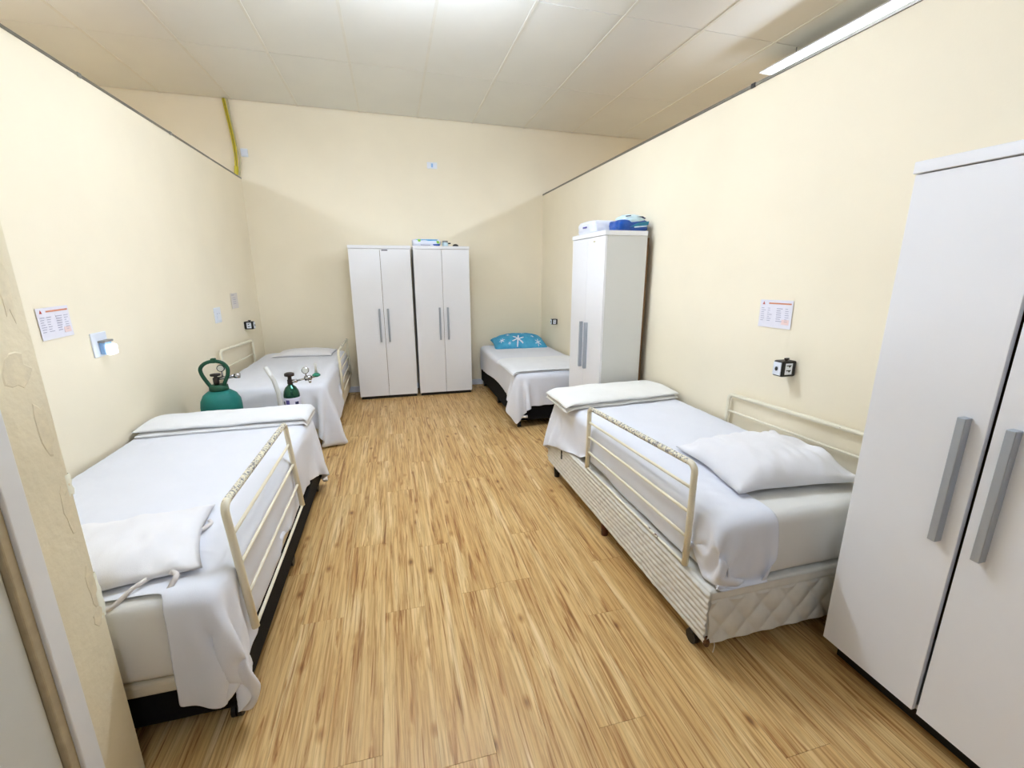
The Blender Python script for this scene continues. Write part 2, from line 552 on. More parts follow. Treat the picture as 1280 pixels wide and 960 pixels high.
# ------------------------------------------------------------------ wardrobes
def wardrobe(label, W, D, H, loc, rz, zb=0.04, handle_gap=0.05, split=0.5, badge=None, gap=0.0022):
    """front faces local -Y, origin at the middle of the front on the floor"""
    t = thing('wardrobe', label, 'wardrobe', loc, 'white two-door wardrobes')
    t.rotation_euler = (0, 0, rz)
    h = W / 2
    th = 0.018
    def P(name, bm, mat, par=t):
        return obj(name, bm, mat, par)
    P('side_panel', B(-h, -h + th, 0.019, D, zb - 0.01, H - 0.035, 0.001, 1), 'laminate_edge')
    P('side_panel', B(h - th, h, 0.019, D, zb - 0.01, H - 0.035, 0.001, 1), 'laminate_edge')
    P('top_panel', B(-h - 0.004, h + 0.004, -0.006, D, H - 0.035, H, 0.002, 1), 'laminate_white')
    P('back_panel', B(-h + th, h - th, D - 0.006, D, zb, H - 0.036), 'hardboard')
    P('bottom_panel', B(-h + th, h - th, 0.02, D - 0.006, zb, zb + 0.018), 'laminate_edge')
    P('plinth', B(-h + 0.012, h - 0.012, 0.03 + (0.05 if zb > 0.08 else 0), D - 0.03, 0.0, zb - 0.010), 'kick_black')
    sx = -h + W * split
    for s, (a, b_) in ((-1, (-h + 0.001, sx - gap)), (1, (sx + gap, h - 0.001))):
        d = P('door', B(a, b_, 0.0, 0.018, zb, H - 0.038, 0.0012, 1), 'laminate_white')
        hx = sx + s * handle_gap
        bm = bmesh.new()
        box(bm, hx - 0.011, hx + 0.011, -0.028, 0.0, 0.72, 1.12, 0.0015, 1)
        obj('handle', bm, 'handle_grey', d)
        if badge and badge[0] == s:
            obj('maker_badge', B(badge[1], badge[1] + badge[3], -0.0008, 0.0, badge[2], badge[2] + 0.012), badge[4], d)
    return t

wardrobe('white wardrobe standing left of its twin against the back wall', 0.70, 0.41, 1.85, (-0.116, 5.62, 0), 0, badge=(1, 0.02, 1.79, 0.07, 'label_dark'))
wardrobe('white wardrobe with packages on top against the back wall', 0.672, 0.41, 1.85, (0.603, 5.62, 0), 0)
WM = wardrobe('white wardrobe side-on between the two beds on the right', 0.645, 0.36, 1.848, (1.598, 3.578, 0), -math.pi / 2, badge=(1, 0.11, 1.77, 0.035, 'label_tan'))
obj('rear_board', B(-0.325, 0.29, 0.367, 0.395, 0.03, 1.80), 'hardboard', WM)
wardrobe('white wardrobe cropped by the photo edge, closest to the doorway', 0.668, 0.40, 1.862, (1.60, 0.797, 0), -math.pi / 2, zb=0.10, handle_gap=0.055, gap=0.007)

# ------------------------------------------------------------------ cloth
def drape(ny, nx, xl, xr_f, yn_f, yf_f, ztop, boxes, clamp=None, keep=None, steps=230, seed=1, margin=0.008, amp=0.0016):
    """position based cloth: falls over rounded boxes ((x0,x1,y0,y1,z0,z1),r)"""
    s = np.linspace(0, 1, nx)[None, :]
    t = np.linspace(0, 1, ny)[:, None]
    X = xl + (xr_f(t) - xl) * s
    Y = yn_f(s) + (yf_f(s) - yn_f(s)) * t
    X = X + 0 * Y; Y = Y + 0 * X
    g = np.random.default_rng(seed)
    p = np.stack([X, Y, np.full_like(X, ztop + margin + 0.002)], -1)
    p[..., 2] += g.normal(0, 0.0012, X.shape)
    flat = np.stack([X, Y], -1)
    K = np.ones(X.size, bool) if keep is None else keep(X, Y).ravel()
    v = np.zeros_like(p)
    cons = []
    def addc(di, dj, k):
        A_i = np.arange(0, ny - di)
        lo = max(0, -dj); hi = nx - max(0, dj)
        A_j = np.arange(lo, hi)
        if di > 0:
            groups = [A_i[(A_i // di) % 2 == q] for q in (0, 1)]
            for G in groups:
                if len(G):
                    I, J = np.meshgrid(G, A_j, indexing='ij')
                    cons.append((I.ravel(), J.ravel(), (I + di).ravel(), (J + dj).ravel(), k))
        else:
            groups = [A_j[(A_j // dj) % 2 == q] for q in (0, 1)]
            for G in groups:
                if len(G):
                    I, J = np.meshgrid(A_i, G, indexing='ij')
                    cons.append((I.ravel(), J.ravel(), I.ravel(), (J + dj).ravel(), k))
    addc(1, 0, 0.5); addc(0, 1, 0.5); addc(1, 1, 0.3); addc(1, -1, 0.3); addc(2, 0, 0.06); addc(0, 2, 0.06)
    full = []
    P = p.reshape(-1, 3)
    F = flat.reshape(-1, 2)
    for (i0, j0, i1, j1, k) in cons:
        a = i0 * nx + j0; b_ = i1 * nx + j1
        ok = K[a] & K[b_]
        a = a[ok]; b_ = b_[ok]
        full.append((a, b_, np.linalg.norm(F[a] - F[b_], axis=1), k))
    x0_, x1_, y0_, y1_ = boxes[0][0][:4]
    pin = (F[:, 0] < x1_ - 0.06) & (F[:, 1] > y0_ + 0.06) & (F[:, 1] < y1_ - 0.06)
    home = P[pin].copy()
    prev = P.copy()
    dt2g = 5.0 * (1 / 60.0) ** 2
    for st in range(steps):
        vel = (P - prev) * 0.965
        ln = np.linalg.norm(vel, axis=1, keepdims=True)
        vel *= np.minimum(1, 0.03 / np.maximum(ln, 1e-9))
        prev = P.copy()
        P = P + vel
        P[:, 2] -= dt2g
        for it in range(5):
            P[pin] = home
            for a, b_, L, k in full:
                d = P[b_] - P[a]
                l = np.sqrt((d * d).sum(1)) + 1e-9
                c = d * (k * (l - L) / l)[:, None]
                P[a] += c
                P[b_] -= c
            for (bx, r) in boxes:
                c0 = np.array([(bx[0] + bx[1]) / 2, (bx[2] + bx[3]) / 2, (bx[4] + bx[5]) / 2])
                hs = np.array([(bx[1] - bx[0]) / 2, (bx[3] - bx[2]) / 2, (bx[5] - bx[4]) / 2]) - r
                rel = P - c0
                q = np.abs(rel) - hs
                qo = np.maximum(q, 0)
                dist = np.sqrt((qo * qo).sum(1))
                ins = (q < 0).all(1)
                hit = (dist < r + margin) & ~ins
                if hit.any():
                    nn = qo[hit] / np.maximum(dist[hit], 1e-9)[:, None] * np.sign(rel[hit])
                    P[hit] += nn * (r + margin - dist[hit])[:, None]
                    prev[hit] = P[hit] - (P[hit] - prev[hit]) * 0.25
                if ins.any():
                    qi = q[ins]
                    ax = qi.argmax(1)
                    idx = np.where(ins)[0]
                    P[idx, ax] = c0[ax] + np.sign(rel[idx, ax]) * (hs[ax] + r + margin)
                    prev[idx] = P[idx]
            P[:, 2] = np.maximum(P[:, 2], 0.012)
            if clamp:
                clamp(P)
            P[pin] = home
    for n_ in range(len(P)):
        x, y, z = P[n_]
        f = nz(x * 1.0, y * 0.7, z, 7.0) + 0.5 * nz(x, y, z + 3, 17.0)
        P[n_, 2] += amp * f
        P[n_, 1] -= amp * 2.2 * max(0, nz(x * 0.8, y, z * 2.2, 11.0)) * (1 if z < ztop - 0.03 else 0)
        P[n_, 0] += amp * 1.2 * nz(x + 9, y, z, 9.0) * (1 if z < ztop - 0.03 else 0)
    faces = [(i * nx + j, i * nx + j + 1, (i + 1) * nx + j + 1, (i + 1) * nx + j) for i in range(ny - 1) for j in range(nx - 1)]
    faces = [f for f in faces if all(K[q] for q in f)]
    used = sorted({q for f in faces for q in f})
    idx = {q: n_ for n_, q in enumerate(used)}
    return P[used], [tuple(idx[q] for q in f) for f in faces]

def sheet(name, label, mat, group=None, **kw):
    P, F = drape(**kw)
    o = mesh_obj(name, P, F, mat)
    so = o.modifiers.new('thick', 'SOLIDIFY'); so.thickness = 0.003; so.offset = 1
    sb = o.modifiers.new('sub', 'SUBSURF'); sb.levels = 1; sb.render_levels = 1
    return tag(o, label, 'bed sheet', group)

def pillow(label, c, w_, d_, T, rz, mat, seed=0, name='pillow', n=44, squash=0.3, tilt=(0, 0), group=None, wr=0.008, flange=0.0):
    verts, faces = [], []
    for side in (1, -1):
        for j in range(n + 1):
            for i in range(n + 1):
                u = -1 + 2 * i / n
                v = -1 + 2 * j / n
                ex = 1 - 0.07 * (1 - v * v) * abs(u)
                ey = 1 - 0.09 * (1 - u * u) * abs(v)
                x = u * w_ / 2 * ex
                y = v * d_ / 2 * ey
                t = T * (max(0, (1 - abs(u) ** 2.6)) * max(0, (1 - abs(v) ** 2.6))) ** 0.55
                wob = wr * (nz(x * 1.0 + seed, y * 1.0, 0, 8) + 0.7 * nz(x * 2.2 + seed, y * 0.9, 1, 10)) * (0.4 + abs(u * v) + 0.4 * max(abs(u), abs(v)))
                edge = min(1, (1 - max(abs(u), abs(v))) * 8)
                z = (t + wob * edge) if side > 0 else -t * squash
                z += 0.010 * nz(x + seed * 3, y, 5, 5) * (1 - edge) + T * squash
                verts.append((x, y, z))
    m = (n + 1) ** 2
    for s in (0, 1):
        for j in range(n):
            for i in range(n):
                a = s * m + j * (n + 1) + i
                f = (a, a + 1, a + n + 2, a + n + 1)
                faces.append(f if s == 0 else f[::-1])
    bm = bmesh.new()
    vs = [bm.verts.new(p) for p in verts]
    for f in faces:
        bm.faces.new([vs[k] for k in f])
    bmesh.ops.remove_doubles(bm, verts=bm.verts, dist=0.0015)
    o = obj(name, bm, mat, None, True)
    o.location = c
    o.rotation_euler = (tilt[0], tilt[1], rz)
    if label:
        tag(o, label, 'pillow', group)
    return o

def folded_blanket(label, x0, x1, y0, y1, zb, layers, th, mat, seed=0, droop=None, skew=(0, 0), bulge=0.0):
    """stacked folded layers with rounded fold edges; droop(x) lowers what hangs over the mattress edge"""
    bm = bmesh.new()
    n, m = 46, 26
    for L in range(layers):
        rr = random.Random(seed * 10 + L)
        a0 = x0 + rr.uniform(0, 0.02); a1 = x1 - rr.uniform(0, 0.02)
        b0 = y0 + rr.uniform(0, 0.014) ; b1 = y1 - rr.uniform(0, 0.02)
        grids = []
        for side in (1, -1):
            g = []
            for j in range(m + 1):
                row = []
                for i in range(n + 1):
                    u = -1 + 2 * i / n; v = -1 + 2 * j / m
                    uu = math.copysign(1 - (1 - abs(u)) ** 1.6, u); vv = math.copysign(1 - (1 - abs(v)) ** 1.6, v)
                    x = (a0 + a1) / 2 + (a1 - a0) / 2 * uu
                    y = (b0 + b1) / 2 + (b1 - b0) / 2 * vv
                    y += skew[0] * (uu + 1) / 2 + skew[1] * (1 - uu) / 2
                    y += 0.008 * nz(x * 1.0, seed, L, 5) * vv
                    e = (max(0, 1 - abs(uu) ** 14) * max(0, 1 - abs(vv) ** 10)) ** 0.5
                    z = zb + th * (L + 0.5) + side * th * 0.5 * e + bulge * e * (L + 1) / layers * (1 - vv * vv)
                    z += 0.006 * nz(x, y, seed + L * 0.3, 6) * (L + 1) / layers + 0.002 * nz(x, y, seed, 22) * (side > 0)
                    if droop:
                        x, z = droop(x, y, z)
                    row.append(bm.verts.new((x, y, z)))
                g.append(row)
            grids.append(g)
        for q, g in enumerate(grids):
            for j in range(m):
                for i in range(n):
                    f = (g[j][i], g[j][i + 1], g[j + 1][i + 1], g[j + 1][i])
                    bm.faces.new(f if q == 0 else f[::-1])
    bmesh.ops.remove_doubles(bm, verts=bm.verts, dist=0.0008)
    o = obj('folded_blanket', bm, mat, None, True)
    return tag(o, label, 'blanket', 'folded white blankets on the beds')

# ------------------------------------------------------------------ bed pieces
def caster(par, x, y, off, ztop=0.1):
    bm = bmesh.new()
    lathe(bm, [(0.012, 0.05), (0.012, ztop)], (x - off[0], y - off[1], 0), 10)
    bm2 = []
    for k in (-1, 1):
        tube(bm, [(x - off[0] + k * 0.010 - 0.007, y - off[1], 0.030), (x - off[0] + k * 0.010 + 0.007, y - off[1], 0.030)], 0.030, 18)
    box(bm, x - off[0] - 0.02, x - off[0] + 0.02, y - off[1] - 0.02, y - off[1] + 0.02, 0.045, 0.062, 0.006, 1)
    return obj('caster', bm, 'caster_black', par)

def side_rail(par, off, xb, xt, y0, y1, z0, z1n, z1f, bars, r=0.0135, top_chip=True, flatbar=False):
    """inverted U tube with cross bars; xb bottom x, xt top x; y0 near end, y1 far end"""
    ox, oy = off
    def pt(y, f, near=None):            # f: 0 bottom .. 1 top
        zt = z1n + (z1f - z1n) * (y - y0) / (y1 - y0)
        return Vector((xb + (xt - xb) * f - ox, y - oy, z0 + (zt - z0) * f))
    rad = 0.035
    hN = 1 - rad / (z1n - z0)
    up_, dn = [pt(y0, 0), pt(y0, 0.5), pt(y0, hN)], [pt(y1, hN), pt(y1, 0.5), pt(y1, 0)]
    c1 = [pt(y0 + rad * (1 - math.cos(math.pi / 2 * k / 6)), hN + (1 - hN) * math.sin(math.pi / 2 * k / 6)) for k in range(1, 6)]
    c2 = [pt(y1 - rad * (1 - math.cos(math.pi / 2 * k / 6)), hN + (1 - hN) * math.sin(math.pi / 2 * k / 6)) for k in range(5, 0, -1)]
    mid = [pt(y0 + rad + (y1 - y0 - 2 * rad) * k / 8, 1) for k in range(9)]
    path = up_ + c1 + mid + c2 + dn
    fr = tube(bmesh.new(), path, r, 12)
    o = obj('side_rail', fr, ['rail_paint', 'rail_chipped'], par, True)
    if top_chip:
        i0 = len(up_) + len(c1)
        for k in range(i0 * 12, (i0 + 8) * 12):
            o.data.polygons[k].material_index = 1
    for f in bars:
        bb = bmesh.new()
        tube(bb, [pt(y0 + (y1 - y0) * k / 6, f) for k in range(7)], 0.0068, 8)
        obj('bar', bb, 'rail_paint', o, True)
    return o

def quilt_panel(W, H, fn, nu, nv):
    """panel in local (u,v) -> list of (u, v, d)"""
    return [[(W * i / nu, H * j / nv, fn(W * i / nu, H * j / nv)) for i in range(nu + 1)] for j in range(nv + 1)]

def panel_obj(name, grid, to3, mat, par):
    bm = bmesh.new()
    g = [[bm.verts.new(to3(*q)) for q in row] for row in grid]
    for a, b_ in zip(g, g[1:]):
        for i in range(len(a) - 1):
            bm.faces.new((a[i], a[i + 1], b_[i + 1], b_[i]))
    return obj(name, bm, mat, par, True)

# ------------------------------------------------------------------ bed by the doorway, on the left
b1 = thing('hospital_bed', 'bed by the doorway along the left wall, black base and one cream side rail', 'bed', (-1.08, 2.34, 0))
of = (-1.08, 2.34)
def Lb(x0, x1, y0, y1, z0, z1, bev, seg=3, of=of):
    return B(x0 - of[0], x1 - of[0], y0 - of[1], y1 - of[1], z0, z1, bev, seg)
obj('base', Lb(-1.565, -0.585, 1.41, 3.27, 0.085, 0.215, 0.012), 'base_black', b1)
obj('mattress_pad', Lb(-1.56, -0.60, 1.395, 3.275, 0.215, 0.268, 0.014), 'base_beige', b1)
obj('mattress', Lb(-1.56, -0.605, 1.385, 3.275, 0.268, 0.558, 0.045, 4), 'sheet_fitted', b1, True)
for (x, y) in ((-0.625, 1.47), (-0.625, 2.33), (-0.625, 3.20), (-1.5, 1.47), (-1.5, 3.2)):
    caster(b1, x, y, of)
side_rail(b1, of, -0.562, -0.598, 1.56, 2.47, 0.275, 0.772, 0.757, (0.0, 0.27, 0.52, 0.76))

def clamp1(P):
    m = (P[:, 1] > 1.45) & (P[:, 1] < 2.6) & (P[:, 2] < 0.80)
    lim = -0.590 + 0.02 * np.clip((0.7 - P[:, 2]) / 0.5, 0, 1)
    P[m, 0] = np.minimum(P[m, 0], (lim)[m])
    P[:, 0] = np.maximum(P[:, 0], -1.568)
    P[:, 1] = np.maximum(P[:, 1], 1.352)
def sm(x, a, b_):
    q = np.clip((x - a) / (b_ - a), 0, 1)
    return q * q * (3 - 2 * q)
S1 = sheet('bed_sheet', 'white sheet on the bed by the doorway, a corner hanging over its foot', 'sheet_white',
      ny=96, nx=56, xl=-1.555,
      xr_f=lambda t: -0.605 + 0.285 + 0.11 * sm(t, 0.72, 1.0) + 0.075 * (1 - sm(t, 0.12, 0.26)) + 0 * t,
      yn_f=lambda s: 1.385 - 0.345 + 0 * s, keep=lambda X, Y: (X > -0.75) | (Y > 1.40),
      yf_f=lambda s: 3.26 + 0.20 + 0 * s,
      ztop=0.558, boxes=[((-1.56, -0.605, 1.385, 3.275, 0.22, 0.558), 0.045), ((-1.565, -0.585, 1.41, 3.27, 0.085, 0.215), 0.01)], clamp=clamp1, seed=3)

def droop1(x, y, z):
    e = -0.64
    if x > e:
        d = x - e
        return e + 0.075 * math.sin(min(d / 0.085, 1.35)) * 1.0, z - 0.9 * max(0, d - 0.03) - 2.0 * min(d, 0.03) ** 2
    return x, z
folded_blanket('white blanket folded across the far end of the bed by the doorway', -1.56, -0.58, 2.99, 3.33, 0.566, 2, 0.032, 'blanket_white', 3, droop1, skew=(0.02, 0.0), bulge=0.012)

# pillow at the foot, open end with ribbon ties
pl1 = pillow('flat white pillow with ribbon ties on the bed by the doorway', (-1.09, 1.635, 0.566), 0.76, 0.48, 0.075, math.radians(14), 'pillow_white', 4, wr=0.016)
def ribbon(par, pts, w_):
    bm = bmesh.new()
    q = smooth_path(pts, 5)
    L = []
    for k, p in enumerate(q):
        t = (q[min(k + 1, len(q) - 1)] - q[max(k - 1, 0)]).normalized()
        a = t.cross(Vector((0.3, -0.8, 0.5))).normalized() * w_ / 2
        L.append((bm.verts.new(p - a), bm.verts.new(p + a)))
    for a, b_ in zip(L, L[1:]):
        bm.faces.new((a[0], a[1], b_[1], b_[0]))
    o = obj('ribbon_tie', bm, 'ribbon', par, True)
    s = o.modifiers.new('t', 'SOLIDIFY'); s.thickness = 0.002
    o.matrix_parent_inverse = Matrix.Identity(4)
    return o
ribbon(pl1, [(0.26, -0.20, 0.03), (0.31, -0.245, 0.03), (0.30, -0.27, 0.012), (0.27, -0.285, -0.03)], 0.016)
ribbon(pl1, [(0.25, -0.21, 0.025), (0.20, -0.25, 0.02), (0.15, -0.275, -0.01), (0.10, -0.28, -0.02)], 0.014)
ribbon(pl1, [(0.33, 0.02, 0.02), (0.36, 0.05, 0.02), (0.375, 0.10, 0.01), (0.36, 0.14, 0.006)], 0.014)

# ------------------------------------------------------------------ far bed on the left
of2 = (-1.06, 4.99)
b2 = thing('hospital_bed', 'bed in the far left corner with a beige base and cream rails both sides', 'bed', (-1.06, 4.99, 0))
obj('base', Lb(-1.52, -0.60, 4.06, 5.93, 0.10, 0.32, 0.012, of=of2), 'base_beige', b2)
obj('mattress', Lb(-1.51, -0.62, 4.05, 5.93, 0.32, 0.585, 0.045, 4, of=of2), 'sheet_fitted', b2, True)
for (x, y) in ((-0.66, 4.16), (-0.66, 5.0), (-0.66, 5.83), (-1.46, 4.16), (-1.46, 5.83)):
    caster(b2, x, y, of2, 0.11)
side_rail(b2, of2, -0.582, -0.592, 4.93, 5.86, 0.29, 0.735, 0.735, (0.0, 0.27, 0.52, 0.76))
side_rail(b2, of2, -1.538, -1.545, 4.52, 5.48, 0.42, 0.85, 0.815, (0.0, 0.3, 0.62), top_chip=False)
def clamp2(P):
    m = (P[:, 1] > 4.85) & (P[:, 1] < 5.95) & (P[:, 2] < 0.74)
    P[m, 0] = np.minimum(P[m, 0], -0.602)
    P[:, 0] = np.maximum(P[:, 0], -1.53)
sheet('bed_sheet', 'white sheet draped low over the foot of the far left bed', 'sheet_white',
      ny=88, nx=50, xl=-1.50,
      xr_f=lambda t: -0.62 + 0.43 - 0.16 * sm(t, 0.45, 0.75),
      yn_f=lambda s: 4.05 - 0.33 + 0 * s,
      yf_f=lambda s: 5.925 + 0 * s,
      ztop=0.585, boxes=[((-1.51, -0.62, 4.05, 5.93, 0.30, 0.585), 0.045), ((-1.52, -0.60, 4.06, 5.93, 0.10, 0.32), 0.012)], clamp=clamp2, seed=5, amp=0.0045)
pillow('flat white pillow at the head of the far left bed', (-1.04, 5.70, 0.592), 0.66, 0.42, 0.055, math.radians(-4), 'pillow_white', 9, wr=0.006)

# ------------------------------------------------------------------ near bed on the right (quilted base)
of3 = (1.54, 2.15)
b3 = thing('hospital_bed', 'bed on the right with a worn quilted white base and cream side rails', 'bed', (1.54, 2.15, 0))
bx0, bx1, by0, by1, bz0, bz1 = 1.115, 1.985, 1.225, 3.095, 0.088, 0.335
obj('base', Lb(bx0, bx1, by0, by1, bz0, bz1, 0.010, of=of3), 'quilt', b3, False)
def side_fn(u, v):
    zz = (v + 0.006 * nz(u * 0.6, v, 1, 5)) / 0.0262
    row = math.floor(zz)
    a = abs(math.sin(math.pi * zz)) ** 0.5
    b_ = abs(math.sin(math.pi * (u / 0.055 + 0.5 * (row % 2)))) ** 0.25
    e = min(1, min(v, 0.235 - v) / 0.008) if 0 < v < 0.235 else 0
    return 0.0015 + (0.008 * a * (0.30 + 0.70 * b_) + 0.004 * nz(u, v, 2, 9)) * max(e, 0)
g = quilt_panel(by1 - by0, 0.235, side_fn, 240, 54)
panel_obj('quilted_side', g, lambda u, v, d: (bx0 - d - of3[0], by1 - u - of3[1], bz0 + 0.004 + v), 'quilt', b3)
def end_fn(u, v):
    if v > 0.205:
        return 0.008
    p, q = (u / 0.062 + v / 0.075), (u / 0.062 - v / 0.075)
    a = abs(math.sin(math.pi * p / 2)) ** 0.55 * abs(math.sin(math.pi * q / 2)) ** 0.55
    e = max(0, min(1, v / 0.008, (0.205 - v) / 0.006 + 0.15))
    return 0.001 + 0.013 * a * e
g = quilt_panel(bx1 - bx0, 0.240, end_fn, 120, 48)
panel_obj('quilted_end', g, lambda u, v, d: (bx0 + u - of3[0], by0 - d - of3[1], bz0 + 0.003 + v), 'quilt', b3)
bm = bmesh.new()
lathe(bm, [(0.004, 0.0), (0.011, 0.004), (0.013, 0.022), (0.005, 0.045)], (bx0 - of3[0] + 0.006, by0 - of3[1] - 0.002, bz0 - 0.004), 9)
obj('torn_corner', bm, 'torn_fibre', b3)
bm = bmesh.new()
tube(bm, smooth_path([(bx0 + 0.025 - of3[0], by0 - 0.012 - of3[1], 0.125), (bx0 + 0.032 - of3[0], by0 - 0.018 - of3[1], 0.095), (bx0 + 0.030 - of3[0], by0 - 0.016 - of3[1], 0.06)]), 0.0018, 6)
obj('loose_thread', bm, 'quilt', b3)
bm = B(bx0 - 0.013 - of3[0], bx0 - 0.006 - of3[0], 2.795 - of3[1], 2.803 - of3[1], 0.225, 0.300)
obj('torn_slit', bm, 'kick_black', b3)
obj('mattress', Lb(1.150, 1.985, 1.235, 3.095, 0.337, 0.612, 0.045, 4, of=of3), 'sheet_fitted', b3, True)
caster(b3, 1.15, 1.33, of3)
for (x, y, m_) in ((1.145, 2.16, 'leg_brown'), (1.145, 2.98, 'caster_black'), (1.93, 2.98, 'caster_black'), (1.93, 1.33, 'caster_black')):
    obj('leg', lathe(bmesh.new(), [(0.020, 0.0), (0.026, 0.09)], (x - of3[0], y - of3[1], 0), 14), m_, b3, True)
side_rail(b3, of3, 1.113, 1.113, 1.385, 2.375, 0.345, 0.795, 0.735, (0.0, 0.28, 0.53, 0.77))
side_rail(b3, of3, 2.003, 2.003, 1.18, 2.25, 0.45, 0.835, 0.793, (0.0, 0.36, 0.70), r=0.012, top_chip=False)
def clamp3(P):
    m = (P[:, 1] > 1.30) & (P[:, 1] < 2.46) & (P[:, 2] < 0.80)
    P[m, 0] = np.maximum(P[m, 0], 1.130)
    P[:, 0] = np.minimum(P[:, 0], 1.99)
    m = P[:, 1] < 2.5
    P[m, 2] = np.maximum(P[m, 2], 0.343)
    m = (P[:, 1] < 1.30)
    P[m, 1] = np.maximum(P[m, 1], 1.205)
    P[m, 0] = np.maximum(P[m, 0], 1.125)
# mirrored in x: build with local x' = -x so that the free edge is on the aisle side
def sheet_mirror(name, label, mat, **kw):
    P, F = drape(**kw)
    P[:, 0] *= -1
    o = mesh_obj(name, P, [f[::-1] for f in F], mat)
    so = o.modifiers.new('thick', 'SOLIDIFY'); so.thickness = 0.003; so.offset = 1
    sb = o.modifiers.new('sub', 'SUBSURF'); sb.levels = 1; sb.render_levels = 1
    return tag(o, label, 'bed sheet')
def clamp3m(P):
    Q = P.copy(); Q[:, 0] *= -1
    clamp3(Q)
    P[:, 1:] = Q[:, 1:]
    P[:, 0] = -Q[:, 0]
sheet_mirror('bed_sheet', 'white sheet tucked over the mattress of the right quilted bed', 'sheet_white',
      ny=92, nx=50, xl=-1.98,
      xr_f=lambda t: -1.150 + 0.225 + 0.07 * sm(t, 0.62, 0.85),
      yn_f=lambda s: 1.235 - 0.27 + 0 * s, keep=lambda X, Y: (Y > 1.40 + 0.35 * (-X - 1.40)) | (X > -1.40),
      yf_f=lambda s: 3.095 + 0.20 + 0 * s,
      ztop=0.612, boxes=[((-1.985, -1.150, 1.235, 3.095, 0.33, 0.612), 0.045), ((-1.985, -1.105, 1.218, 3.095, 0.088, 0.338), 0.01)], clamp=clamp3m, seed=8)
def droop3(x, y, z):
    e = 1.17
    if x < e:
        d = e - x
        return e - 0.95 * d + 0.25 * d * d, z - 2.6 * d * d
    return x, z
folded_blanket('cream blanket folded across the far end of the right quilted bed', 1.065, 2.0, 2.66, 3.10, 0.620, 2, 0.034, 'blanket_cream', 5, droop3, skew=(0.07, 0.0), bulge=0.016)
pillow('plump white pillow lying on the right quilted bed', (1.665, 1.60, 0.622), 0.62, 0.52, 0.115, math.radians(-6), 'pillow_white', 2, wr=0.027, squash=0.22)

# ------------------------------------------------------------------ far bed on the right (black base)
of4 = (1.57, 5.06)
b4 = thing('hospital_bed', 'bed in the far right corner with a black fabric base', 'bed', (1.57, 5.06, 0))
obj('base', Lb(1.135, 2.0, 4.125, 6.0, 0.075, 0.32, 0.012, of=of4), 'base_black', b4)
obj('mattress', Lb(1.13, 2.0, 4.12, 6.0, 0.32, 0.555, 0.045, 4, of=of4), 'sheet_fitted', b4, True)
bm = bmesh.new()
tube(bm, smooth_path([(1.13 - of4[0], 4.117 - of4[1], 0.145), (1.155 - of4[0], 4.112 - of4[1], 0.135), (1.20 - of4[0], 4.114 - of4[1], 0.12), (1.245 - of4[0], 4.117 - of4[1], 0.118)]), [0.02] * 6 + [0.018] * 6 + [0.014] * 7, 10, flat=1.0)
obj('torn_patch', bm, 'sheet_fitted', b4, True)
for (x, y) in ((1.17, 4.16), (1.17, 5.06), (1.17, 5.93), (1.93, 4.16), (1.93, 5.93)):
    caster(b4, x, y, of4)
def clamp4m(P):
    P[:, 0] = np.maximum(P[:, 0], -2.02)
    P[:, 1] = np.minimum(P[:, 1], 6.03)
sheet_mirror('bed_sheet', 'white sheet hanging off the black-based bed in the far right corner', 'sheet_white',
      ny=84, nx=46, xl=-1.99,
      xr_f=lambda t: -1.13 + 0.25 + 0.02 * np.sin(t * 9),
      yn_f=lambda s: 4.12 - 0.30 + 0 * s,
      yf_f=lambda s: 6.0 + 0 * s,
      ztop=0.555, boxes=[((-2.0, -1.13, 4.12, 6.0, 0.30, 0.555), 0.045), ((-2.0, -1.135, 4.125, 6.0, 0.075, 0.32), 0.012)], clamp=clamp4m, seed=12)
def droop4(x, y, z):
    e = 1.165
    if x < e:
        d = e - x
        return e - 0.85 * d, z - 2.2 * d * d - 0.2 * d
    return x, z
folded_blanket('thin white blanket folded over the foot of the far right bed', 1.085, 1.985, 4.135, 4.88, 0.563, 2, 0.013, 'blanket_white', 8, droop4)
pb = pillow('blue pillow with white snowflake print on the far right bed', (1.62, 5.77, 0.57), 0.74, 0.40, 0.145, math.radians(-3), 'pillow_blue', 6, wr=0.010, squash=0.15, tilt=(math.radians(14), 0))
